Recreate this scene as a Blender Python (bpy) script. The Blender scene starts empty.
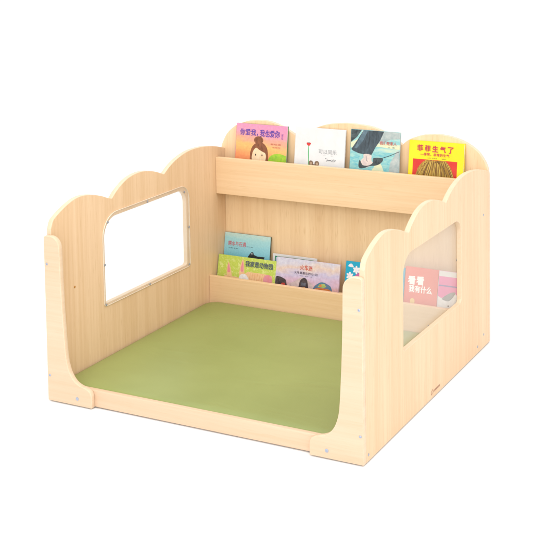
import bpy, bmesh, math, random
from mathutils import Vector, Matrix
random.seed(4)
sc = bpy.context.scene
C = sc.collection

# ------------------------------------------------------------------ colour + materials
def lin(c, k=1.0):
    o = []
    for v in c:
        v /= 255.0
        v = v / 12.92 if v <= 0.04045 else ((v + 0.055) / 1.055) ** 2.4
        o.append(v * k)
    return (o[0], o[1], o[2], 1.0)

def base_mat(name, rough=0.5, spec=0.4):
    m = bpy.data.materials.new(name); m.use_nodes = True
    nt = m.node_tree; b = nt.nodes['Principled BSDF']
    b.inputs['Roughness'].default_value = rough
    b.inputs['Specular IOR Level'].default_value = spec
    return m, nt, b

def ramp(nt, fac, stops):
    r = nt.nodes.new('ShaderNodeValToRGB')
    e = r.color_ramp.elements
    while len(e) < len(stops): e.new(0.5)
    for k, (p, c) in enumerate(stops):
        e[k].position = p; e[k].color = c
    nt.links.new(fac, r.inputs['Fac'])
    return r.outputs['Color']

def noise(nt, vec, scale, detail=3, rough=0.55, dist=0.0):
    n = nt.nodes.new('ShaderNodeTexNoise')
    n.inputs['Scale'].default_value = scale
    n.inputs['Detail'].default_value = detail
    n.inputs['Roughness'].default_value = rough
    n.inputs['Distortion'].default_value = dist
    if vec is not None: nt.links.new(vec, n.inputs['Vector'])
    return n.outputs['Fac']

def mapped(nt, scale=(1, 1, 1), loc=(0, 0, 0), rot=(0, 0, 0)):
    t = nt.nodes.new('ShaderNodeTexCoord')
    mp = nt.nodes.new('ShaderNodeMapping')
    mp.inputs['Scale'].default_value = scale
    mp.inputs['Location'].default_value = loc
    mp.inputs['Rotation'].default_value = rot
    nt.links.new(t.outputs['Object'], mp.inputs['Vector'])
    return mp.outputs['Vector']

def mix(nt, fac, a, b, mode='MIX'):
    m = nt.nodes.new('ShaderNodeMix'); m.data_type = 'RGBA'; m.blend_type = mode
    for sock, v in ((m.inputs[0], fac), (m.inputs[6], a), (m.inputs[7], b)):
        if isinstance(v, (int, float)): sock.default_value = v
        elif isinstance(v, tuple): sock.default_value = v
        else: nt.links.new(v, sock)
    return m.outputs[2]

def wood(name, axis, light, dark, fleck, seed=0.0, contrast=1.0, rough=0.42):
    """pale beech/maple laminate, the grain runs along `axis`"""
    m, nt, b = base_mat(name, rough, 0.35)
    k = 'xyz'.index(axis)
    def sc3(across, along):
        s = [across] * 3; s[k] = along; return tuple(s)
    lo = (seed, seed * 1.7, seed * 0.6)
    broad = noise(nt, mapped(nt, sc3(13, 0.55), lo), 1.0, 3, 0.55, 0.35)
    fine = noise(nt, mapped(nt, sc3(95, 2.2), lo), 1.0, 4, 0.6, 0.1)
    fib = noise(nt, mapped(nt, sc3(260, 16), lo), 1.0, 2, 0.5)
    c1 = ramp(nt, broad, [(0.36, light), (0.64, dark)])
    c2 = ramp(nt, fine, [(0.38, light), (0.66, dark)])
    col = mix(nt, 0.5, c1, c2)
    fl = ramp(nt, fib, [(0.60, (0, 0, 0, 1)), (0.74, (0.40 * contrast,) * 3 + (1,))])
    col = mix(nt, fl, col, fleck)
    nt.links.new(col, b.inputs['Base Color'])
    bp = nt.nodes.new('ShaderNodeBump')
    bp.inputs['Strength'].default_value = 0.06
    bp.inputs['Distance'].default_value = 0.0006
    nt.links.new(fine, bp.inputs['Height']); nt.links.new(bp.outputs['Normal'], b.inputs['Normal'])
    return m

L_ = lin((228, 196, 160)); D_ = lin((214, 178, 137)); F_ = lin((198, 157, 113))
W_SIDE = wood('beech_side_grain_z', 'z', L_, D_, F_, 0.3)
W_BACK = wood('beech_back_grain_z', 'z', lin((235, 204, 164)), lin((222, 186, 143)), lin((200, 159, 112)), 3.1, 1.2)
W_RAIL = wood('beech_rail_grain_x', 'x', lin((230, 197, 158)), lin((219, 183, 140)), lin((208, 168, 124)), 1.7, 0.9)
W_POST = wood('maple_post_grain_x', 'x', lin((216, 188, 160)), lin((209, 177, 145)), lin((200, 163, 127)), 5.2, 0.6)
W_EDGE = wood('pale_edge_band', 'y', lin((222, 197, 169)), lin((215, 186, 154)), lin((206, 172, 137)), 2.0, 0.5)

def flat(name, rgb, rough=0.5, spec=0.4, metal=0.0, k=1.0):
    m, nt, b = base_mat(name, rough, spec)
    v = noise(nt, mapped(nt, (1, 1, 1)), 60, 2)
    c = lin(rgb, k)
    nt.links.new(mix(nt, ramp(nt, v, [(0.3, (0, 0, 0, 1)), (0.7, (1, 1, 1, 1))]), c,
                     tuple(x * 0.90 for x in c[:3]) + (1,)), b.inputs['Base Color'])
    b.inputs['Metallic'].default_value = metal
    return m

def paint(name, a, bcol, scale=40, stretch=(1, 1, 1), lo=0.35, hi=0.65, rough=0.32, third=None, k=0.8, rot=(0, 0, 0), lc=(0, 0, 0)):
    """printed watercolour: two or three inks mottled into each other"""
    m, nt, b = base_mat(name, rough, 0.4)
    v = noise(nt, mapped(nt, stretch, lc, rot), scale, 4, 0.6, 0.6)
    stops = [(lo, lin(a, k)), (hi, lin(bcol, k))] if third is None else [(lo, lin(a, k)), ((lo + hi) / 2, lin(third, k)), (hi, lin(bcol, k))]
    nt.links.new(ramp(nt, v, stops), b.inputs['Base Color'])
    return m

def grad(name, stops, z0, z1, wob=0.25, scale=14, rough=0.32, k=0.8, slant=0.0, mottle=0.10):
    """vertical wash of several inks over the cover (z0..z1 in the book's own frame)"""
    m, nt, b = base_mat(name, rough, 0.4)
    t = nt.nodes.new('ShaderNodeTexCoord'); s = nt.nodes.new('ShaderNodeSeparateXYZ')
    nt.links.new(t.outputs['Object'], s.inputs[0])
    mr = nt.nodes.new('ShaderNodeMapRange')
    mr.inputs['From Min'].default_value = z0; mr.inputs['From Max'].default_value = z1
    sl = nt.nodes.new('ShaderNodeMath'); sl.operation = 'MULTIPLY_ADD'
    nt.links.new(s.outputs['X'], sl.inputs[0]); sl.inputs[1].default_value = slant
    nt.links.new(s.outputs['Z'], sl.inputs[2])
    nt.links.new(sl.outputs[0], mr.inputs['Value'])
    n = noise(nt, mapped(nt, (1, 1, 2.2)), scale, 4, 0.6, 0.5)
    a = nt.nodes.new('ShaderNodeMath'); a.operation = 'MULTIPLY_ADD'
    nt.links.new(n, a.inputs[0]); a.inputs[1].default_value = wob
    nt.links.new(mr.outputs[0], a.inputs[2])
    a2 = nt.nodes.new('ShaderNodeMath'); a2.operation = 'SUBTRACT'
    nt.links.new(a.outputs[0], a2.inputs[0]); a2.inputs[1].default_value = wob * 0.5
    col = ramp(nt, a2.outputs[0], [(p, lin(c, k)) for p, c in stops])
    n2 = noise(nt, mapped(nt, (1, 1, 1)), scale * 6, 3, 0.6)
    col = mix(nt, mottle, col, ramp(nt, n2, [(0.3, (0.05, 0.05, 0.05, 1)), (0.7, (1, 1, 1, 1))]), 'OVERLAY')
    nt.links.new(col, b.inputs['Base Color'])
    return m

# ------------------------------------------------------------------ object helpers
def empty(name, loc, rx=0.0):
    o = bpy.data.objects.new(name, None); C.objects.link(o)
    o.empty_display_size = 0.05
    o.location = loc; o.rotation_euler = (rx, 0, 0)
    return o

def tag(o, label=None, cat=None, group=None, kind=None):
    if label: o['label'] = label
    if cat: o['category'] = cat
    if group: o['group'] = group
    if kind: o['kind'] = kind
    return o

def link(name, me, mats, parent=None):
    me.name = name
    o = bpy.data.objects.new(name, me); C.objects.link(o)
    for m in (mats if isinstance(mats, (list, tuple)) else [mats]): me.materials.append(m)
    if parent: o.parent = parent
    return o

def bevelled(me, width, seg=2):
    """bake a Bevel modifier into a mesh"""
    o = bpy.data.objects.new('temp_bevel', me); C.objects.link(o)
    md = o.modifiers.new('b', 'BEVEL'); md.width = width; md.segments = seg
    md.limit_method = 'ANGLE'; md.angle_limit = math.radians(35)
    dg = bpy.context.evaluated_depsgraph_get(); dg.update()
    out = bpy.data.meshes.new_from_object(o.evaluated_get(dg))
    bpy.data.objects.remove(o)
    return out

def smooth(me, ang=32):
    for p in me.polygons: p.use_smooth = True
    me.set_sharp_from_angle(angle=math.radians(ang))
    for p in me.polygons:
        if p.area > 1e-3 or len(p.vertices) > 8: p.use_smooth = False      # big flat faces keep their true normal

def extrude_outline(outline, holes, thick, mapping, bev=0.0016):
    """a sheet cut to `outline` with `holes`; local thickness axis is z (0..thick), `mapping` turns (a, b, c) into x, y, z.
    material slot 0 = both faces, slot 1 = the cut edges"""
    cu = bpy.data.curves.new('outline', 'CURVE'); cu.dimensions = '2D'; cu.fill_mode = 'BOTH'
    cu.extrude = thick / 2
    for pts in [outline] + list(holes):
        s = cu.splines.new('POLY'); s.points.add(len(pts) - 1); s.use_cyclic_u = True
        for q, (a, b) in zip(s.points, pts): q.co = (a, b, 0, 1)
    o = bpy.data.objects.new('temp_curve', cu); C.objects.link(o)
    dg = bpy.context.evaluated_depsgraph_get(); dg.update()
    me = bpy.data.meshes.new_from_object(o.evaluated_get(dg))
    bpy.data.objects.remove(o)
    bm = bmesh.new(); bm.from_mesh(me)
    bmesh.ops.remove_doubles(bm, verts=bm.verts, dist=1e-5)
    bmesh.ops.dissolve_limit(bm, angle_limit=0.002, verts=bm.verts, edges=bm.edges)
    bmesh.ops.recalc_face_normals(bm, faces=bm.faces)
    bm.to_mesh(me); bm.free()
    me = bevelled(me, bev)
    for p in me.polygons: p.material_index = 0 if abs(p.normal.z) > 0.95 else 1
    for v in me.vertices: v.co = mapping(v.co.x, v.co.y, v.co.z + thick / 2)
    bm = bmesh.new(); bm.from_mesh(me); bmesh.ops.recalc_face_normals(bm, faces=bm.faces); bm.to_mesh(me); bm.free()
    smooth(me)
    return me

def box_mesh(x0, x1, y0, y1, z0, z1, bev=0.0015, seg=2):
    bm = bmesh.new(); bmesh.ops.create_cube(bm, size=1)
    for v in bm.verts:
        v.co = ((x0 + x1) / 2 + v.co.x * (x1 - x0), (y0 + y1) / 2 + v.co.y * (y1 - y0), (z0 + z1) / 2 + v.co.z * (z1 - z0))
    me = bpy.data.meshes.new('box'); bm.to_mesh(me); bm.free()
    if bev: me = bevelled(me, bev, seg)
    smooth(me)
    return me

def spline(pts, n=6):
    """Catmull-Rom through pts (end points kept)"""
    P = [Vector(p) for p in pts]
    P = [P[0] * 2 - P[1]] + P + [P[-1] * 2 - P[-2]]
    out = []
    for i in range(1, len(P) - 2):
        a, b, c, d = P[i - 1:i + 3]
        for k in range(n):
            t = k / n
            q = 0.5 * (2 * b + (c - a) * t + (2 * a - 5 * b + 4 * c - d) * t * t + (3 * b - a - 3 * c + d) * t ** 3)
            out.append((q.x, q.y))
    out.append((P[-2].x, P[-2].y))
    return out

def rrect(x0, x1, y0, y1, r, n=10):
    """rectangle with its own radius per corner r = (bl, br, tr, tl)"""
    out = []
    for (cx, cy, a0, rr) in ((x0 + r[0], y0 + r[0], 180, r[0]), (x1 - r[1], y0 + r[1], 270, r[1]),
                             (x1 - r[2], y1 - r[2], 0, r[2]), (x0 + r[3], y1 - r[3], 90, r[3])):
        for k in range(n + 1):
            a = math.radians(a0 + 90 * k / n)
            out.append((cx + rr * math.cos(a), cy + rr * math.sin(a)))
    return out

# ------------------------------------------------------------------ dimensions (metres)
W = 1.2; H = W / 2; D = 1.1466; T = 0.018
YB = D - T                                  # front face of the back panel
nook = empty('reading_nook', (0, 0, 0))
tag(nook, 'pale wooden reading nook with cloud shaped panels, two windows and book shelves', 'reading nook')

# ------------------------------------------------------------------ side panels
arc1 = [(T, 0.594), (0.030, 0.620), (0.048, 0.633), (0.078, 0.648), (0.108, 0.660), (0.149, 0.671), (0.19, 0.673), (0.241, 0.665), (0.294, 0.649), (0.33, 0.634), (0.355, 0.626)]
arc2 = [(0.355, 0.626), (0.38, 0.646), (0.428, 0.672), (0.473, 0.685), (0.522, 0.689), (0.57, 0.685), (0.62, 0.673), (0.654, 0.661), (0.684, 0.649)]
arc3 = [(0.684, 0.649), (0.723, 0.672), (0.77, 0.691), (0.823, 0.704), (0.877, 0.710), (0.938, 0.709), (0.988, 0.704), (1.06, 0.691), (YB, 0.672)]
side_outline = [(YB, 0.0), (T, 0.0)] + spline(arc1) + spline(arc2)[1:] + spline(arc3)[1:]
win = rrect(0.305, 0.832, 0.2480, 0.559, (0.010, 0.014, 0.055, 0.070))
pane_out = rrect(0.292, 0.850, 0.238, 0.576, (0.012, 0.014, 0.060, 0.085))

# clear acrylic that is a touch milky
def acrylic(name, haze):
    m = bpy.data.materials.new(name); m.use_nodes = True
    nt = m.node_tree; nt.nodes.remove(nt.nodes['Principled BSDF'])
    out = nt.nodes['Material Output']
    tr = nt.nodes.new('ShaderNodeBsdfTransparent'); tr.inputs[0].default_value = (0.985, 0.99, 0.99, 1)
    df = nt.nodes.new('ShaderNodeBsdfDiffuse'); df.inputs[0].default_value = (0.92, 0.86, 0.79, 1)
    gl = nt.nodes.new('ShaderNodeBsdfGlossy'); gl.inputs['Roughness'].default_value = 0.08
    m1 = nt.nodes.new('ShaderNodeMixShader'); m2 = nt.nodes.new('ShaderNodeMixShader')
    n = noise(nt, mapped(nt), 3.0, 2)
    mr = nt.nodes.new('ShaderNodeMapRange'); mr.inputs['To Min'].default_value = haze * 0.85; mr.inputs['To Max'].default_value = haze * 1.15
    nt.links.new(n, mr.inputs['Value'])
    nt.links.new(mr.outputs[0], m1.inputs[0]); nt.links.new(tr.outputs[0], m1.inputs[1]); nt.links.new(df.outputs[0], m1.inputs[2])
    m2.inputs[0].default_value = 0.035; nt.links.new(m1.outputs[0], m2.inputs[1]); nt.links.new(gl.outputs[0], m2.inputs[2])
    nt.links.new(m2.outputs[0], out.inputs['Surface'])
    return m
ACR = {-1: acrylic('milky_acrylic', 0.12), 1: acrylic('hazy_acrylic', 0.165)}
ACR_EDGE = flat('acrylic_cut_edge', (236, 224, 204), 0.25)
STEEL = flat('zinc_screw', (176, 184, 200), 0.35, 0.5, 0.75)
BRASS = flat('brass_insert', (196, 138, 70), 0.45, 0.5, 0.3)

def screw_mesh(pos, nrm, r=0.0042, h=0.0014):
    bm = bmesh.new()
    n = Vector(nrm).normalized()
    u = n.orthogonal().normalized(); v = n.cross(u)
    rings = [(r, 0.0), (r, h * 0.5), (r * 0.75, h), (r * 0.40, h), (r * 0.32, h * 0.35)]
    vs = []
    for rr, hh in rings:
        vs.append([bm.verts.new(Vector(pos) + n * hh + (u * math.cos(a) + v * math.sin(a)) * rr) for a in [2 * math.pi * k / 16 for k in range(16)]])
    for a, b in zip(vs, vs[1:]):
        for k in range(16): bm.faces.new((a[k], a[(k + 1) % 16], b[(k + 1) % 16], b[k]))
    bm.faces.new(vs[-1])
    bmesh.ops.recalc_face_normals(bm, faces=bm.faces)
    me = bpy.data.meshes.new('screw'); bm.to_mesh(me); bm.free(); smooth(me)
    return me

pane_screws = [(0.322, 0.545), (0.567, 0.567), (0.815, 0.550), (0.843, 0.400), (0.840, 0.2465), (0.570, 0.2430), (0.301, 0.2440), (0.299, 0.393)]
side_screws = [(0.034, 0.021), (1.070, 0.515), (1.070, 0.051), (1.002, 0.026)]
PT = 0.004
for s in (-1, 1):
    xo = s * H; xi = s * (H - T)
    me = extrude_outline(side_outline, [win], T, (lambda a, b, c, s=s: (s * (H - c), a, b)))
    panel = link('side_panel', me, [W_SIDE, W_EDGE], nook)
    me = extrude_outline(pane_out, [], PT, (lambda a, b, c, s=s: (s * (H - T - 0.0003 - c), a, b)), 0.0008)
    pane = link('window_pane', me, [ACR[s], ACR_EDGE], panel)
    for (y, z) in pane_screws:
        link('screw', screw_mesh((s * (H - T - PT - 0.0003), y, z), (-s, 0, 0), 0.0046), STEEL, panel)
    for (y, z) in side_screws:
        link('screw', screw_mesh((s * (H + 0.0002), y, z), (s, 0, 0), 0.0045), STEEL, panel)
    if s < 0:
        link('hole_cap', screw_mesh((xi + 0.0002, 0.133, 0.36), (1, 0, 0), 0.0044, 0.001), BRASS, panel)
    else:
        # small branded mark: a broken ring and a line of tiny lettering
        bm = bmesh.new(); X = H + 0.0006; cy, cz = 0.546, 0.0215
        def ring_arc(a0, a1, r0, r1):
            k = 24; prev = None
            for i in range(k + 1):
                a = math.radians(a0 + (a1 - a0) * i / k)
                q = [bm.verts.new((X, cy + math.cos(a) * r, cz + math.sin(a) * r)) for r in (r0, r1)]
                if prev: bm.faces.new((prev[0], prev[1], q[1], q[0]))
                prev = q
        ring_arc(-60, 80, 0.0070, 0.0098); ring_arc(120, 265, 0.0070, 0.0098)
        y = 0.562
        for i in range(9):
            w_ = random.uniform(0.0040, 0.0058); h_ = random.choice((0.0062, 0.0062, 0.0085))
            if i % 2 == 0:
                rects = [(y, y + 0.0016, 0, h_), (y + 0.0016, y + w_, 0, 0.0016), (y + 0.0016, y + w_, 0.0046, 0.0062)]
            else:
                rects = [(y, y + 0.0016, 0, 0.0062), (y + w_ - 0.0016, y + w_, 0, 0.0062), (y + 0.0016, y + w_ - 0.0016, 0.0046, 0.0062)]
            for (a, b, c, d) in rects:
                bm.faces.new([bm.verts.new((X, q, 0.0180 + r)) for q, r in ((a, c), (b, c), (b, d), (a, d))])
            y += w_ + 0.0016
        bmesh.ops.recalc_face_normals(bm, faces=bm.faces)
        me = bpy.data.meshes.new('logo'); bm.to_mesh(me); bm.free()
        link('logo', me, flat('brown_print', (172, 122, 98), 0.5), panel)

# ------------------------------------------------------------------ back panel
b1 = [(-H, 0.655), (-0.598, 0.680), (-0.588, 0.703), (-0.574, 0.728), (-0.555, 0.750), (-0.522, 0.774), (-0.49, 0.787), (-0.458, 0.796), (-0.407, 0.801), (-0.356, 0.798), (-0.307, 0.784), (-0.27, 0.767), (-0.239, 0.750), (-0.215, 0.735)]
b2 = [(-0.215, 0.735), (-0.18, 0.767), (-0.135, 0.791), (-0.086, 0.806), (-0.027, 0.814), (0.012, 0.816), (0.05, 0.814), (0.09, 0.811), (0.134, 0.802), (0.18, 0.783), (0.215, 0.763), (0.240, 0.746)]
b3 = [(0.240, 0.746), (0.267, 0.768), (0.30, 0.782), (0.334, 0.792), (0.397, 0.798), (0.459, 0.790), (0.508, 0.774), (0.553, 0.746), (0.578, 0.716), (0.594, 0.685), (H, 0.650)]
back_outline = [(H, 0.0), (-H, 0.0)] + spline(b1) + spline(b2)[1:] + spline(b3)[1:]
me = extrude_outline(back_outline, [], T, lambda a, b, c: (a, YB + 0.0004 + c, b))
back = link('back_panel', me, [W_BACK, W_EDGE], nook)

# ------------------------------------------------------------------ shelves
xs = H - T - 0.0006
def rail(name, parent, y0, y1, z0, z1, m=W_RAIL, x0=-xs, x1=xs):
    return link(name, box_mesh(x0, x1, y0, y1, z0, z1, 0.0012), m, parent)
up = rail('upper_shelf', nook, YB - 0.0553, YB - 0.0004, 0.4925, 0.5105)             # the ledge the books stand on
rail('shelf_front', up, YB - 0.0735, YB - 0.0556, 0.4915, 0.6455)
ZF = 0.0645
lo = rail('lower_shelf', nook, YB - 0.1203, YB - 0.0004, 0.0465, ZF)
rail('shelf_front', lo, YB - 0.1386, YB - 0.1206, 0.0040, 0.1565)
rail('shelf_divider', lo, YB - 0.0770, YB - 0.0650, ZF + 0.0003, 0.139, W_BACK)

# ------------------------------------------------------------------ front corner plates with the scooped inner edge, front board
inner = spline([(0.066, 0.535), (0.067, 0.47), (0.070, 0.36), (0.075, 0.256), (0.081, 0.166), (0.0885, 0.128), (0.100, 0.101), (0.117, 0.081), (0.136, 0.071), (0.152, 0.067), (0.168, 0.062), (0.179, 0.054), (0.1845, 0.042)], 5)
inner += [(0.185, 0.036), (0.185, 0.0)]
top = [(0.0, 0.0), (0.0, 0.566), (0.002, 0.572), (0.008, 0.5755), (0.026, 0.576)]
for k in range(1, 9):
    a = math.radians(90 - 90 * k / 8)
    top.append((0.026 + 0.0395 * math.cos(a), 0.5365 + 0.0395 * math.sin(a)))
plate_outline = top + inner[1:]
for s in (-1, 1):
    me = extrude_outline(plate_outline, [], T - 0.0004, (lambda a, b, c, s=s: (s * (H - a), c, b)), 0.0022)
    pl = link('corner_plate', me, [W_POST, W_EDGE], nook)
    for (u, z, r) in ((0.0115, 0.478, 0.0045), (0.0105, 0.089, 0.0045), (0.125, 0.0245, 0.0062)):
        link('screw', screw_mesh((s * (H - u), -0.0002, z), (0, -1, 0), r), STEEL, pl)
GLIDE = flat('grey_nylon', (150, 150, 152), 0.5)
for (x, y) in ((-0.57, 0.06), (0.57, 0.06), (-0.57, 1.09), (0.57, 1.09)):
    link('glide', box_mesh(x - 0.012, x + 0.012, y - 0.012, y + 0.012, -0.0045, -0.0001, 0.001), GLIDE, nook)
link('front_board', box_mesh(-xs, xs, T, 2 * T, 0.0, 0.0585, 0.003, 3), W_POST, nook)
link('base_board', box_mesh(-xs, xs, 2 * T + 0.0004, YB - 0.139, 0.004, 0.0195, 0.001), W_BACK, nook)

# ------------------------------------------------------------------ green mat
m, nt, b = base_mat('green_leatherette', 0.42, 0.5)
v1 = noise(nt, mapped(nt, (1, 1, 1)), 1.7, 3, 0.5, 0.4)
v2 = noise(nt, mapped(nt, (1, 1, 1)), 420, 2, 0.5)
col = ramp(nt, v1, [(0.32, lin((134, 143, 78))), (0.68, lin((148, 157, 91)))])
nt.links.new(col, b.inputs['Base Color'])
fold = noise(nt, mapped(nt, (1.0, 2.6, 1), rot=(0, 0, 0.5)), 2.4, 2, 0.45, 1.2)
ba = nt.nodes.new('ShaderNodeBump'); ba.inputs['Strength'].default_value = 0.2; ba.inputs['Distance'].default_value = 0.02
bb = nt.nodes.new('ShaderNodeBump'); bb.inputs['Strength'].default_value = 0.12; bb.inputs['Distance'].default_value = 0.0005
nt.links.new(fold, ba.inputs['Height']); nt.links.new(v2, bb.inputs['Height'])
nt.links.new(ba.outputs['Normal'], bb.inputs['Normal']); nt.links.new(bb.outputs['Normal'], b.inputs['Normal'])
MAT = m
def mat_mesh():
    x0, x1, y0, y1 = -xs + 0.002, xs - 0.002, 0.0385, YB - 0.1405
    zb, zt = 0.0200, 0.0555
    prof = [(0.0, zb), (0.0, zt - 0.016), (0.002, zt - 0.008), (0.007, zt - 0.0025), (0.016, zt)]
    bm = bmesh.new(); loops = []
    for ins, z in prof:
        r = 0.055 - ins * 0.6
        rb = 0.030 - ins * 0.6
        pts = rrect(x0 + ins, x1 - ins, y0 + ins, y1 - ins, (rb, rb, r, r), 8)
        loops.append([bm.verts.new((a, c, z)) for a, c in pts])
    n = len(loops[0])
    for A, B in zip(loops, loops[1:]):
        for k in range(n): bm.faces.new((A[k], A[(k + 1) % n], B[(k + 1) % n], B[k]))
    # a softly uneven top: rings shrinking to the middle
    cx, cy = (x0 + x1) / 2, (y0 + y1) / 2
    prev = loops[-1]
    for f in (0.94, 0.85, 0.7, 0.5, 0.3, 0.12):
        ring = []
        for v in loops[-1]:
            x = cx + (v.co.x - cx) * f; y = cy + (v.co.y - cy) * f
            ring.append(bm.verts.new((x, y, zt + 0.0022 * (1 - f) + 0.0012 * math.sin(x * 9 + 1) * math.sin(y * 7))))
        for k in range(n): bm.faces.new((prev[k], prev[(k + 1) % n], ring[(k + 1) % n], ring[k]))
        prev = ring
    bm.faces.new(prev)
    bmesh.ops.recalc_face_normals(bm, faces=bm.faces)
    bm.normal_update()
    if bm.faces[-1].normal.z < 0: bmesh.ops.reverse_faces(bm, faces=bm.faces)
    me = bpy.data.meshes.new('floor_mat'); bm.to_mesh(me); bm.free()
    for p in me.polygons: p.use_smooth = True
    return me
mt = link('floor_mat', mat_mesh(), MAT)
tag(mt, 'olive green padded mat covering the floor of the wooden nook', 'mat')

# ------------------------------------------------------------------ books
PAGES = flat('page_block', (240, 234, 220), 0.7, 0.2)
def text_mesh(body, box, bold=0.0, y=-0.0008):
    cu = bpy.data.curves.new('lettering', 'FONT'); cu.body = body; cu.size = 1.0; cu.resolution_u = 3
    o = bpy.data.objects.new('temp_text', cu); C.objects.link(o)
    dg = bpy.context.evaluated_depsgraph_get(); dg.update()
    me = bpy.data.meshes.new_from_object(o.evaluated_get(dg))
    bpy.data.objects.remove(o)
    xsn = [v.co.x for v in me.vertices]; ysn = [v.co.y for v in me.vertices]
    a0, a1, c0, c1 = min(xsn), max(xsn), min(ysn), max(ysn)
    u0, u1, v0, v1 = box
    for v in me.vertices:
        v.co = (u0 + (v.co.x - a0) / max(a1 - a0, 1e-6) * (u1 - u0), y, v0 + (v.co.y - c0) / max(c1 - c0, 1e-6) * (v1 - v0))
    if bold:                                   # heavier strokes: the glyphs printed again, slightly shifted
        d = bold * 0.9 * (v1 - v0)
        bm = bmesh.new(); bm.from_mesh(me); src = list(bm.faces)
        for k, (dx, dz) in enumerate(((d, 0), (-d, 0), (0, d), (0, -d), (d * .7, d * .7), (-d * .7, -d * .7), (d * .7, -d * .7), (-d * .7, d * .7))):
            r = bmesh.ops.duplicate(bm, geom=src)
            for v in r['geom']:
                if isinstance(v, bmesh.types.BMVert): v.co += Vector((dx, -0.00001 * (k + 1), dz))
        bm.to_mesh(me); bm.free()
    return me

class Book:
    def __init__(s, name, label, group, u0, u1, h, Y0, Z0, lean, cover, thick=0.008, back=None, spine=None):
        s.uc = (u0 + u1) / 2; s.w = u1 - u0; s.h = h
        s.root = empty(name, (s.uc, Y0, Z0), -math.radians(lean))
        tag(s.root, label, 'book', group)
        w = s.w / 2; ct = 0.0016
        s.cover = link('front_cover', box_mesh(-w, w, 0, ct, 0, h, 0.0006), cover, s.root)
        link('pages', box_mesh(-w + 0.001, w - 0.0025, ct + 0.0001, thick - ct - 0.0001, 0.002, h - 0.0025, 0), PAGES, s.root)
        link('back_cover', box_mesh(-w, w, thick - ct, thick, 0, h, 0.0006), back or cover, s.root)
        link('spine', box_mesh(-w - 0.0012, -w - 0.0001, 0.0003, thick - 0.0003, 0, h, 0.0004), spine or back or cover, s.root)
        s.art = []; s.layer = 0
    def poly(s, pts, m, smoothn=0):
        """pts in plane coordinates (u, v) measured on the photograph's cover"""
        if smoothn:
            P = [Vector(p) for p in pts]; n = len(P); out = []
            for i in range(n):
                a, b, c, d = P[i - 1], P[i], P[(i + 1) % n], P[(i + 2) % n]
                for k in range(smoothn):
                    t = k / smoothn
                    q = 0.5 * (2 * b + (c - a) * t + (2 * a - 5 * b + 4 * c - d) * t * t + (3 * b - a - 3 * c + d) * t ** 3)
                    out.append((q.x, q.y))
            pts = out
        e = 0.0008
        s.layer += 1
        wl, wr = s.uc - s.w / 2 + e, s.uc + s.w / 2 - e
        pts = [(min(max(a, wl), wr), min(max(b, e), s.h - e)) for a, b in pts]
        s.art.append((pts, m, s.layer))
    def ell(s, u, v, a, b, m, rot=0.0, n=20):
        c, d = math.cos(rot), math.sin(rot)
        s.poly([(u + a * math.cos(t) * c - b * math.sin(t) * d, v + a * math.cos(t) * d + b * math.sin(t) * c) for t in [2 * math.pi * k / n for k in range(n)]], m)
    def rect(s, u0, u1, v0, v1, m): s.poly([(u0, v0), (u1, v0), (u1, v1), (u0, v1)], m)
    def stroke(s, pts, w, m):
        P = [Vector(p) for p in pts]
        L, R = [], []
        for i, q in enumerate(P):
            d = (P[min(i + 1, len(P) - 1)] - P[max(i - 1, 0)]).normalized(); nn = Vector((-d.y, d.x))
            L.append(tuple(q + nn * w / 2)); R.append(tuple(q - nn * w / 2))
        s.poly(L + R[::-1], m)
    def done(s):
        if not s.art: return s
        mats = []; bm = bmesh.new()
        for pts, m, ly in s.art:
            if m not in mats: mats.append(m)
            f = bm.faces.new([bm.verts.new((a - s.uc, -0.00025 - 0.00004 * ly, b)) for a, b in pts])
            f.material_index = mats.index(m)
            f.normal_update()
            if f.normal.y > 0: f.normal_flip()
        bmesh.ops.triangulate(bm, faces=bm.faces)
        me = bpy.data.meshes.new('cover_picture'); bm.to_mesh(me); bm.free()
        link('cover_picture', me, mats, s.root)
        s.ytop = -0.00025 - 0.00004 * (s.layer + 2)
        return s
    def text(s, body, box, m, bold=0.0, name='title'):
        y = getattr(s, 'ytop', -0.0004) - 0.0001
        o = link(name, text_mesh(body, box, bold, y), m, s.root)
        for v in o.data.vertices: v.co.x -= s.uc
        return o

def ink(name, rgb, k=0.8): return flat(name, rgb, 0.35, 0.4, 0, k)
UG = 'picture books on the upper shelf'; LG = 'picture books on the lower shelf'
YU, ZU, AU = YB - 0.05, 0.5112, 8

# 1 pink and orange cover, girl with a bun
sun = grad('sunset_wash', [(0.0, (238, 120, 96)), (0.30, (245, 160, 104)), (0.52, (250, 192, 116)), (0.66, (244, 172, 142)), (0.80, (240, 158, 182)), (1.0, (238, 150, 188))], 0.08, 0.277, 0.30, 16, slant=0.10)
B = Book('picture_book', 'pink and orange picture book with a girl wearing a hair bun', UG, -0.511, -0.2675, 0.2775, YU, ZU, AU, sun, 0.010,
         ink('green_back_cover', (70, 140, 70)), ink('pink_spine', (226, 130, 160)))
hair = paint('brown_hair', (120, 72, 48), (158, 96, 62), 90, (1, 1, 0.4)); skin = paint('cream_skin', (250, 226, 190), (244, 210, 166), 60)
lime = paint('lime_wash', (176, 214, 60), (140, 194, 56), 50); inkd = ink('dark_ink', (60, 44, 48))
B.poly([(-0.352, 0.0), (-0.352, 0.135), (-0.345, 0.150), (-0.325, 0.160), (-0.298, 0.163), (-0.268, 0.156), (-0.268, 0.0)], lime)
B.ell(-0.402, 0.212, 0.0225, 0.016, hair)
B.poly([(-0.436, 0.0), (-0.440, 0.12), (-0.438, 0.165), (-0.426, 0.190), (-0.405, 0.203), (-0.385, 0.203), (-0.366, 0.190), (-0.355, 0.165), (-0.353, 0.12), (-0.358, 0.0)], hair, 4)
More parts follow.
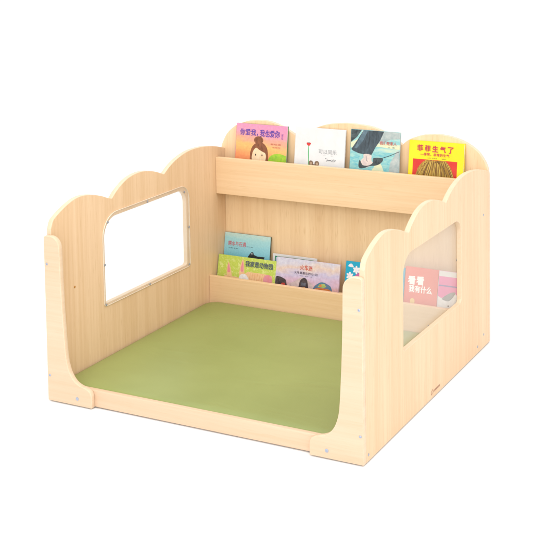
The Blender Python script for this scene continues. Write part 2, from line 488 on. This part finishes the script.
B.poly([(-0.430, 0.150), (-0.424, 0.168), (-0.412, 0.180), (-0.398, 0.173), (-0.382, 0.166), (-0.366, 0.158), (-0.364, 0.135), (-0.374, 0.112), (-0.397, 0.102), (-0.420, 0.112), (-0.430, 0.132)], skin, 4)
for u in (-0.413, -0.382): B.ell(u, 0.151, 0.0028, 0.0042, inkd)
B.stroke([(-0.405, 0.129), (-0.398, 0.126), (-0.391, 0.129)], 0.0016, ink('red_lip', (200, 90, 70)))
B.ell(-0.368, 0.112, 0.014, 0.012, inkd)
B.done()
pur = ink('purple_ink', (104, 70, 170))
B.text('你爱我，', (-0.493, -0.407, 0.2285, 0.2555), pur, 0.022)
B.text('我也爱你', (-0.397, -0.303, 0.2275, 0.2565), pur, 0.022)
B.text('文图', (-0.2955, -0.2865, 0.222, 0.247), pur, 0, 'small_print')
B.text('著绘者', (-0.345, -0.295, 0.196, 0.203), ink('rust_ink', (206, 116, 90)), 0, 'small_print')
B.text('出版社', (-0.335, -0.297, 0.184, 0.190), ink('rust_ink', (206, 116, 90)), 0, 'small_print')

# 2 white cover, red flower
white = paint('white_cover_stock', (250, 249, 247), (242, 241, 239), 20, k=0.72)
B = Book('picture_book', 'white picture book with one red flower on a thin green stem', UG, -0.2285, -0.0012, 0.281, YU, ZU, AU, white, 0.007)
gst = ink('stem_green', (90, 186, 110)); red = ink('poppy_red', (226, 60, 56)); fur = paint('grey_brown_fur', (150, 122, 96), (120, 96, 78), 200)
B.stroke([(-0.1655, 0.212), (-0.166, 0.18), (-0.163, 0.15), (-0.161, 0.06)], 0.0034, gst)
B.poly([(-0.176, 0.217), (-0.171, 0.220), (-0.166, 0.2185), (-0.161, 0.220), (-0.1565, 0.217), (-0.160, 0.209), (-0.166, 0.2065), (-0.172, 0.209)], red, 3)
B.ell(-0.165, 0.2185, 0.004, 0.0016, inkd)
B.ell(-0.138, 0.112, 0.022, 0.022, fur)
for u in (-0.152, -0.1245):
    B.ell(u, 0.1375, 0.0105, 0.0105, fur); B.ell(u + 0.001, 0.136, 0.0055, 0.0055, paint('inner_ear', (206, 176, 146), (190, 160, 132), 80))
B.done()
gry = ink('grey_ink', (168, 168, 170))
B.text('可以同乐', (-0.119, -0.037, 0.178, 0.196), gry, 0.0)
B.text('·  一  ·  个  ·', (-0.108, -0.042, 0.170, 0.1745), gry, 0, 'small_print')
sg = ink('signature_ink', (110, 110, 114))
sig = bpy.data.meshes.new('signature'); bm = bmesh.new()
prev = None
for k in range(90):
    t = k / 89
    u = -0.086 + 0.046 * t + 0.0016 * math.sin(t * 44); v = 0.1545 + (0.0045 * math.sin(t * 40) * (0.55 + 0.45 * math.sin(t * 9 + 1))) + (0.006 if t < 0.06 else 0) * (1 - t / 0.06) + (0.006 * math.exp(-((t - 0.93) / 0.03) ** 2))
    q = [bm.verts.new((u - B.uc, -0.0016, v + d)) for d in (-0.0012, 0.0012)]
    if prev: bm.faces.new((prev[0], q[0], q[1], prev[1]))
    prev = q
bm.to_mesh(sig); bm.free(); link('signature', sig, sg, B.root)

# 3 teal painting, big dark trouser leg and shoe
teal = paint('teal_brush', (128, 196, 190), (206, 226, 200), 16, (1.0, 1, 3.0), 0.36, 0.66, third=(166, 214, 214), rot=(0, 0.5, 0))
B = Book('picture_book', 'teal painted picture book with a dark trouser leg and a shoe', UG, 0.0232, 0.2385, 0.2885, YU, ZU, AU, teal, 0.008,
         ink('pale_grey_back', (214, 216, 214)), ink('teal_spine', (110, 160, 160)))
dark = paint('charcoal_brush', (52, 60, 66), (84, 100, 110), 26, (3, 1, 0.8), 0.34, 0.7, rot=(0, -0.35, 0)); dk2 = paint('charcoal_side', (50, 58, 60), (90, 104, 106), 40)
cream = paint('cream_brush', (236, 232, 186), (216, 226, 196), 30, (1, 1, 3)); aqua = paint('aqua_brush', (112, 190, 200), (170, 216, 206), 36, (1, 1, 3), rot=(0, 0.6, 0))
grv = paint('grey_brush', (160, 176, 176), (200, 206, 200), 30)
B.poly([(0.024, 0.215), (0.024, 0.235), (0.055, 0.250), (0.075, 0.285), (0.090, 0.287), (0.060, 0.210)], cream)
B.poly([(0.135, 0.232), (0.165, 0.2875), (0.238, 0.2875), (0.238, 0.262), (0.20, 0.258)], grv)
B.poly([(0.110, 0.212), (0.130, 0.226), (0.238, 0.220), (0.238, 0.238), (0.180, 0.240), (0.140, 0.238), (0.118, 0.224)], cream)
B.poly([(0.024, 0.09), (0.024, 0.198), (0.115, 0.205), (0.238, 0.205), (0.238, 0.09)], aqua)
B.poly([(0.190, 0.09), (0.200, 0.165), (0.226, 0.214), (0.238, 0.214), (0.238, 0.09)], grv)
B.poly([(0.100, 0.09), (0.128, 0.140), (0.145, 0.165), (0.165, 0.150), (0.175, 0.10)], cream, 3)
B.poly([(0.024, 0.236), (0.024, 0.2875), (0.070, 0.2875), (0.050, 0.258)], dk2)
B.poly([(0.078, 0.2875), (0.168, 0.2875), (0.152, 0.250), (0.132, 0.220), (0.118, 0.192), (0.092, 0.190), (0.060, 0.194), (0.034, 0.203), (0.028, 0.209), (0.052, 0.245)], dark)
B.poly([(0.078, 0.2875), (0.098, 0.2875), (0.078, 0.245), (0.052, 0.213), (0.040, 0.212), (0.060, 0.250)], paint('blue_grey_fold', (110, 134, 146), (84, 106, 118), 40))
B.poly([(0.084, 0.192), (0.116, 0.191), (0.118, 0.17), (0.125, 0.158), (0.10, 0.140), (0.075, 0.146), (0.072, 0.166), (0.083, 0.178)], paint('pale_foot', (238, 220, 206), (214, 196, 190), 60), 3)
B.poly([(0.066, 0.168), (0.062, 0.146), (0.070, 0.135), (0.090, 0.138), (0.110, 0.146), (0.135, 0.150), (0.155, 0.158), (0.168, 0.172), (0.165, 0.182), (0.140, 0.182), (0.124, 0.177), (0.124, 0.160), (0.105, 0.148), (0.082, 0.148), (0.073, 0.160)], dk2, 3)
B.stroke([(0.160, 0.180), (0.195, 0.193), (0.238, 0.213)], 0.0024, dk2)
B.stroke([(0.094, 0.187), (0.096, 0.170), (0.102, 0.164)], 0.0022, paint('ankle_line', (90, 84, 110), (120, 110, 130), 60))
B.done()
B.text('我们是家人', (0.152, 0.224, 0.2345, 0.2485), ink('brick_red_ink', (212, 88, 80)), 0.012)
B.text('文 · 图', (0.187, 0.216, 0.2235, 0.2285), ink('slate_ink', (96, 130, 140)), 0, 'small_print')

# 4 yellow cover, red panel with tousled blond hair
yel = paint('yellow_stock', (252, 228, 30), (250, 220, 20), 12, k=0.86)
B = Book('picture_book', 'bright yellow picture book with tousled blond hair in a red panel', UG, 0.2788, 0.5075, 0.2630, YU, ZU, AU, yel, 0.014,
         ink('deep_yellow_back', (236, 204, 20), 0.9), ink('deep_yellow_spine', (236, 204, 20), 0.9))
rd = paint('scarlet_panel', (226, 62, 46), (218, 50, 40), 20); gold = paint('straw_hair', (206, 164, 62), (122, 84, 36), 30, (6, 1, 0.5), 0.38, 0.62, third=(180, 138, 50))
B.rect(0.2965, 0.481, 0.02, 0.192, rd)
B.poly([(0.305, 0.02), (0.310, 0.13), (0.320, 0.160), (0.336, 0.180), (0.352, 0.1905), (0.435, 0.1905), (0.452, 0.172), (0.463, 0.150), (0.470, 0.125), (0.474, 0.02)], gold)
st = [ink('straw_dark', (112, 78, 34)), ink('straw_light', (230, 196, 92)), ink('straw_mid', (160, 118, 46))]
for k in range(44):
    f = (k + random.random()) / 44
    ut = 0.345 + 0.095 * f; ub = 0.303 + 0.176 * f + random.uniform(-0.004, 0.004)
    tv = 0.1885 - random.random() * 0.012
    B.stroke([(ut, tv), (ut * 0.55 + ub * 0.45, 0.155 + random.uniform(-0.006, 0.006)), (ub, 0.118 + random.uniform(-0.01, 0.004)), (ub + random.uniform(-0.004, 0.004), 0.07)], random.uniform(0.0012, 0.003), st[k % 3])
B.done()
mg = ink('crimson_ink', (206, 56, 84))
for k, ch in enumerate('菲菲生气了'):
    u = 0.3135 + k * 0.0318
    B.text(ch, (u, u + 0.0235, 0.224 - 0.0004 * k, 0.2475 - 0.0004 * k), mg, 0.03)
B.text('—非常，非常的生气', (0.327, 0.448, 0.2065, 0.2180), mg, 0.02, 'small_print')
B.text('文图 · 著', (0.356, 0.435, 0.1965, 0.2005), ink('olive_ink', (150, 140, 60)), 0, 'small_print')

# lower shelf, behind
ZL = ZF + 0.0006
YBk, ABk = YB - 0.05, 9
YF, AF = YB - 0.104, 12
sky = grad('sky_blue_wash', [(0.0, (110, 186, 210)), (0.35, (134, 204, 222)), (0.62, (154, 214, 226)), (0.85, (172, 222, 226)), (0.95, (196, 226, 220))], 0.10, 0.25, 0.25, 22)
B = Book('picture_book', 'light blue picture book with a dark bird, behind the lime green book', LG, -0.579, -0.3570, 0.2495, YBk, ZL, ABk, sky, 0.008,
         ink('forest_back', (66, 84, 60)), ink('pale_blue_spine', (190, 224, 232)))
blk = paint('black_plumage', (40, 42, 48), (70, 70, 78), 60)
B.poly([(-0.466, 0.130), (-0.461, 0.158), (-0.452, 0.170), (-0.444, 0.1785), (-0.437, 0.178), (-0.432, 0.168), (-0.415, 0.163), (-0.380, 0.164), (-0.384, 0.155), (-0.400, 0.130)], blk)
B.ell(-0.4425, 0.1715, 0.0035, 0.0025, paint('white_fleck', (220, 224, 226), (200, 204, 210), 90))
B.done()
ro = ink('rose_ink', (214, 100, 110))
B.text('鳄水与石遇', (-0.561, -0.474, 0.1955, 0.2150), ro, 0.010)
B.text('的故事', (-0.470, -0.440, 0.1965, 0.2000), ink('slate_ink', (96, 130, 140)), 0, 'small_print')
B.text('文图 著者', (-0.560, -0.512, 0.1835, 0.1880), ink('slate_ink', (96, 130, 140)), 0, 'small_print')

pale = paint('pale_lilac_stock', (206, 214, 232), (190, 200, 224), 30)
B = Book('picture_book', 'pale picture book with a green line frame, mostly hidden behind the train book', LG, -0.3405, -0.1355, 0.1855, YBk, ZL, ABk, white, 0.006)
grn = ink('frame_green', (40, 140, 98))
B.rect(-0.331, -0.146, 0.01, 0.1765, grn); B.rect(-0.3265, -0.150, 0.01, 0.1720, pale)
B.done()

# front row
lg = paint('lime_grass', (206, 220, 106), (226, 232, 146), 70, (1, 1, 1), 0.36, 0.64, third=(192, 212, 86))
B = Book('picture_book', 'lime green picture book with pink rabbit ears, leftmost on the lower shelf', LG, -0.5755, -0.2975, 0.1697, YF, ZL, AF, lg, 0.007)
pch = paint('peach_fur', (246, 206, 160), (240, 190, 140), 70, (1, 1, 1)); pk = paint('rose_pink', (236, 140, 150), (230, 160, 170), 60); wf = paint('white_fur', (246, 246, 244), (226, 226, 224), 90)
B.poly([(-0.540, 0.088), (-0.470, 0.084), (-0.43, 0.112), (-0.350, 0.112), (-0.312, 0.108), (-0.306, 0.06), (-0.54, 0.05)], pch)
B.poly([(-0.528, 0.086), (-0.531, 0.115), (-0.528, 0.138), (-0.524, 0.1425), (-0.518, 0.130), (-0.509, 0.105), (-0.506, 0.084)], pch, 3)
B.poly([(-0.526, 0.100), (-0.5275, 0.125), (-0.524, 0.137), (-0.519, 0.124), (-0.514, 0.105)], pk, 3)
B.poly([(-0.468, 0.088), (-0.469, 0.120), (-0.463, 0.150), (-0.458, 0.160), (-0.452, 0.150), (-0.447, 0.120), (-0.445, 0.090)], pch, 3)
B.poly([(-0.464, 0.112), (-0.462, 0.138), (-0.458, 0.152), (-0.453, 0.138), (-0.451, 0.112)], pk, 3)
for k in range(7):
    u = -0.420 + k * 0.0115
    B.stroke([(u, 0.070), (u + 0.004, 0.109)], 0.0012, ink('waffle_line', (226, 170, 110)))
B.ell(-0.448, 0.084, 0.0215, 0.0180, wf); B.ell(-0.436, 0.080, 0.014, 0.014, wf)
B.ell(-0.332, 0.090, 0.021, 0.021, pk)
B.done()
B.text('我家是动物园', (-0.443, -0.313, 0.1335, 0.1565), ink('slate_blue_ink', (84, 98, 112)), 0.03)

dusk = grad('dusk_wash', [(0.0, (206, 150, 160)), (0.28, (222, 176, 172)), (0.45, (214, 184, 206)), (0.62, (206, 196, 222)), (0.78, (232, 206, 190)), (0.95, (214, 210, 226))], 0.04, 0.19, 0.45, 12, slant=-0.06, mottle=0.16)
B = Book('picture_book', 'lilac and peach picture book showing steam trains under a cloudy sky', LG, -0.2965, -0.0055, 0.1902, YF, ZL, AF, dusk, 0.009, ink('dusty_pink_back', (206, 172, 184)), ink('lilac_spine', (196, 190, 214)))
smoke = paint('smoke_wash', (196, 172, 172), (226, 206, 200), 50); blkt = paint('engine_black', (48, 44, 50), (92, 78, 80), 70); rust = paint('rust_paint', (196, 104, 60), (226, 140, 70), 60)
B.poly([(-0.150, 0.05), (-0.240, 0.06), (-0.236, 0.085), (-0.205, 0.102), (-0.180, 0.118), (-0.160, 0.118), (-0.130, 0.10), (-0.11, 0.07)], smoke, 3)
B.poly([(-0.296, 0.04), (-0.296, 0.105), (-0.280, 0.112), (-0.262, 0.108), (-0.245, 0.096), (-0.240, 0.04)], blkt, 3)
B.ell(-0.258, 0.082, 0.010, 0.007, ink('lamp_red', (200, 70, 60)))
B.poly([(-0.186, 0.04), (-0.186, 0.085), (-0.180, 0.108), (-0.166, 0.119), (-0.154, 0.116), (-0.146, 0.100), (-0.138, 0.04)], blkt, 3)
B.rect(-0.176, -0.154, 0.088, 0.100, paint('engine_grey', (110, 112, 124), (80, 82, 92), 90))
B.ell(-0.160, 0.078, 0.005, 0.005, ink('lamp_orange', (250, 160, 80)))
B.poly([(-0.128, 0.03), (-0.120, 0.082), (-0.100, 0.104), (-0.080, 0.112), (-0.055, 0.106), (-0.036, 0.090), (-0.030, 0.03)], paint('train_blue', (70, 130, 150), (110, 120, 150), 60), 3)
B.poly([(-0.122, 0.03), (-0.118, 0.078), (-0.080, 0.088), (-0.034, 0.080), (-0.030, 0.03)], rust, 3)
B.poly([(-0.100, 0.090), (-0.092, 0.102), (-0.070, 0.106), (-0.060, 0.096), (-0.072, 0.090)], paint('yellow_window', (206, 206, 96), (140, 180, 110), 90))
B.ell(-0.087, 0.097, 0.006, 0.006, rust)
B.done()
B.text('火车迷', (-0.186, -0.129, 0.1500, 0.1705), ink('vermilion_ink', (216, 84, 60)), 0.012)
B.text('火车最喜欢的101问', (-0.211, -0.105, 0.1325, 0.1430), ink('plum_ink', (84, 72, 96)), 0.008, 'small_print')
B.text('文图 · 著者 · 译', (-0.186, -0.128, 0.1245, 0.1275), ink('plum_ink', (130, 112, 140)), 0, 'small_print')

cy = paint('cyan_stock', (20, 172, 206), (14, 164, 200), 18)
B = Book('picture_book', 'bright cyan picture book with white blossoms, behind the right front post', LG, 0.0199, 0.2770, 0.2098, YF, ZL, AF, cy, 0.007, ink('teal_back', (70, 150, 140)), ink('cyan_spine', (20, 160, 196)))
pw = paint('blossom_white', (250, 248, 248), (240, 226, 234), 80); pp = paint('mauve_hill', (212, 120, 168), (196, 96, 150), 50)
B.poly([(0.030, 0.190), (0.036, 0.1985), (0.045, 0.200), (0.052, 0.1925), (0.053, 0.188), (0.040, 0.187)], pw, 3)
B.poly([(0.040, 0.05), (0.046, 0.138), (0.062, 0.155), (0.080, 0.172), (0.11, 0.180), (0.15, 0.05)], pp)
for (u, v, r) in ((0.067, 0.178, 0.0125), (0.040, 0.152, 0.0125), (0.100, 0.192, 0.011), (0.14, 0.17, 0.013), (0.20, 0.185, 0.012)):
    for k in range(6):
        a = 2 * math.pi * k / 6 + u * 40
        B.ell(u + 0.7 * r * math.cos(a), v + 0.7 * r * math.sin(a), r * 0.62, r * 0.36, pw, a, 12)
    B.ell(u, v, r * 0.5, r * 0.5, pw, 0, 12)
B.done()

coral = paint('coral_stock', (240, 108, 84), (234, 98, 78), 14)
B = Book('picture_book', 'coral red picture book with large white title, seen through the right window', LG, 0.2800, 0.4175, 0.2185, YF, ZL, AF, coral, 0.008)
B.ell(0.316, 0.088, 0.010, 0.012, paint('yellow_chick', (252, 212, 120), (250, 200, 90), 60)); B.rect(0.308, 0.328, 0.066, 0.076, ink('slate_foot', (110, 110, 100)))
B.done()
wi = ink('white_ink', (252, 250, 248), 0.95)
for ch, u0, u1, v0, v1 in (('看', 0.2930, 0.3225, 0.1520, 0.1835), ('看', 0.3285, 0.3585, 0.1535, 0.1850)): B.text(ch, (u0, u1, v0, v1), wi, 0.045)
B.text('我有什么', (0.2985, 0.3945, 0.1235, 0.1490), wi, 0.04)

pinkb = paint('hot_pink_stock', (244, 106, 176), (238, 96, 168), 14)
B = Book('picture_book', 'hot pink picture book with a white grey-eared animal, seen through the right window', LG, 0.4200, 0.5600, 0.2182, YF, ZL, AF, pinkb, 0.007, white, white)
B.rect(0.42, 0.56, 0.1975, 0.2180, white)
B.rect(0.42, 0.56, 0.1600, 0.1650, ink('violet_line', (120, 96, 170)))
B.poly([(0.42, 0.0), (0.42, 0.122), (0.437, 0.115), (0.452, 0.125), (0.474, 0.138), (0.490, 0.137), (0.51, 0.125), (0.56, 0.118), (0.56, 0.0)], wf)
B.poly([(0.438, 0.112), (0.452, 0.126), (0.472, 0.139), (0.492, 0.142), (0.486, 0.128), (0.474, 0.112), (0.460, 0.106)], paint('grey_ear', (110, 112, 112), (140, 142, 140), 90), 3)
for u in (0.466, 0.505): B.ell(u, 0.088, 0.0035, 0.0035, inkd)
B.ell(0.486, 0.068, 0.006, 0.004, inkd)
B.done()

# ------------------------------------------------------------------ ground: white studio paper
m, nt, b = base_mat('white_studio_paper', 0.9, 0.05)
v = noise(nt, mapped(nt), 8, 3)
nt.links.new(ramp(nt, v, [(0.3, (0.865, 0.868, 0.875, 1)), (0.7, (0.885, 0.887, 0.89, 1))]), b.inputs['Base Color'])
bm = bmesh.new(); bmesh.ops.create_grid(bm, x_segments=8, y_segments=8, size=120)
for vv in bm.verts: vv.co.z = -0.0045
me = bpy.data.meshes.new('ground'); bm.to_mesh(me); bm.free()
g = link('ground', me, m); tag(g, kind='structure')

# ------------------------------------------------------------------ light
wd = bpy.data.worlds.new('World'); sc.world = wd; wd.use_nodes = True
bg = wd.node_tree.nodes['Background']; bg.inputs[0].default_value = (1.0, 1.0, 1.0, 1); bg.inputs[1].default_value = 1.2
def softbox(name, loc, target, size, power, col=(1, 1, 1)):
    l = bpy.data.lights.new(name, 'AREA'); l.shape = 'RECTANGLE'; l.size, l.size_y = size; l.energy = power; l.color = col
    o = bpy.data.objects.new(name, l); C.objects.link(o); o.location = loc
    o.rotation_euler = (Vector(target) - Vector(loc)).to_track_quat('-Z', 'Y').to_euler()
softbox('key_softbox', (1.3, -4.2, 2.7), (-0.1, 0.9, 0.25), (5.0, 3.0), 106)
softbox('right_softbox', (2.2, -1.2, 4.5), (-0.4, 0.4, 0.4), (3.6, 3.0), 85)
softbox('top_softbox', (-0.6, 0.8, 4.6), (0, 0.5, 0), (3.6, 3.6), 28)

# ------------------------------------------------------------------ camera (solved from the photograph)
F, CX, CY = 1180.705, 366.251, 10.284
cd = bpy.data.cameras.new('camera'); cam = bpy.data.objects.new('camera', cd); C.objects.link(cam)
cd.sensor_width = 36; cd.sensor_fit = 'HORIZONTAL'; cd.lens = F / 533 * 36
cd.shift_x = (266.5 - CX) / 533; cd.shift_y = (CY - 266.5) / 533
cd.clip_start = 0.05; cd.clip_end = 500
cam.location = (2.08138, -3.09114, 1.64975); cam.rotation_euler = (1.490656, 0.009162, 0.440372)
sc.camera = cam

sc.view_settings.view_transform = 'Standard'; sc.view_settings.look = 'None'
sc.view_settings.exposure = 0; sc.view_settings.gamma = 1
sc.cycles.max_bounces = 10; sc.cycles.transparent_max_bounces = 12
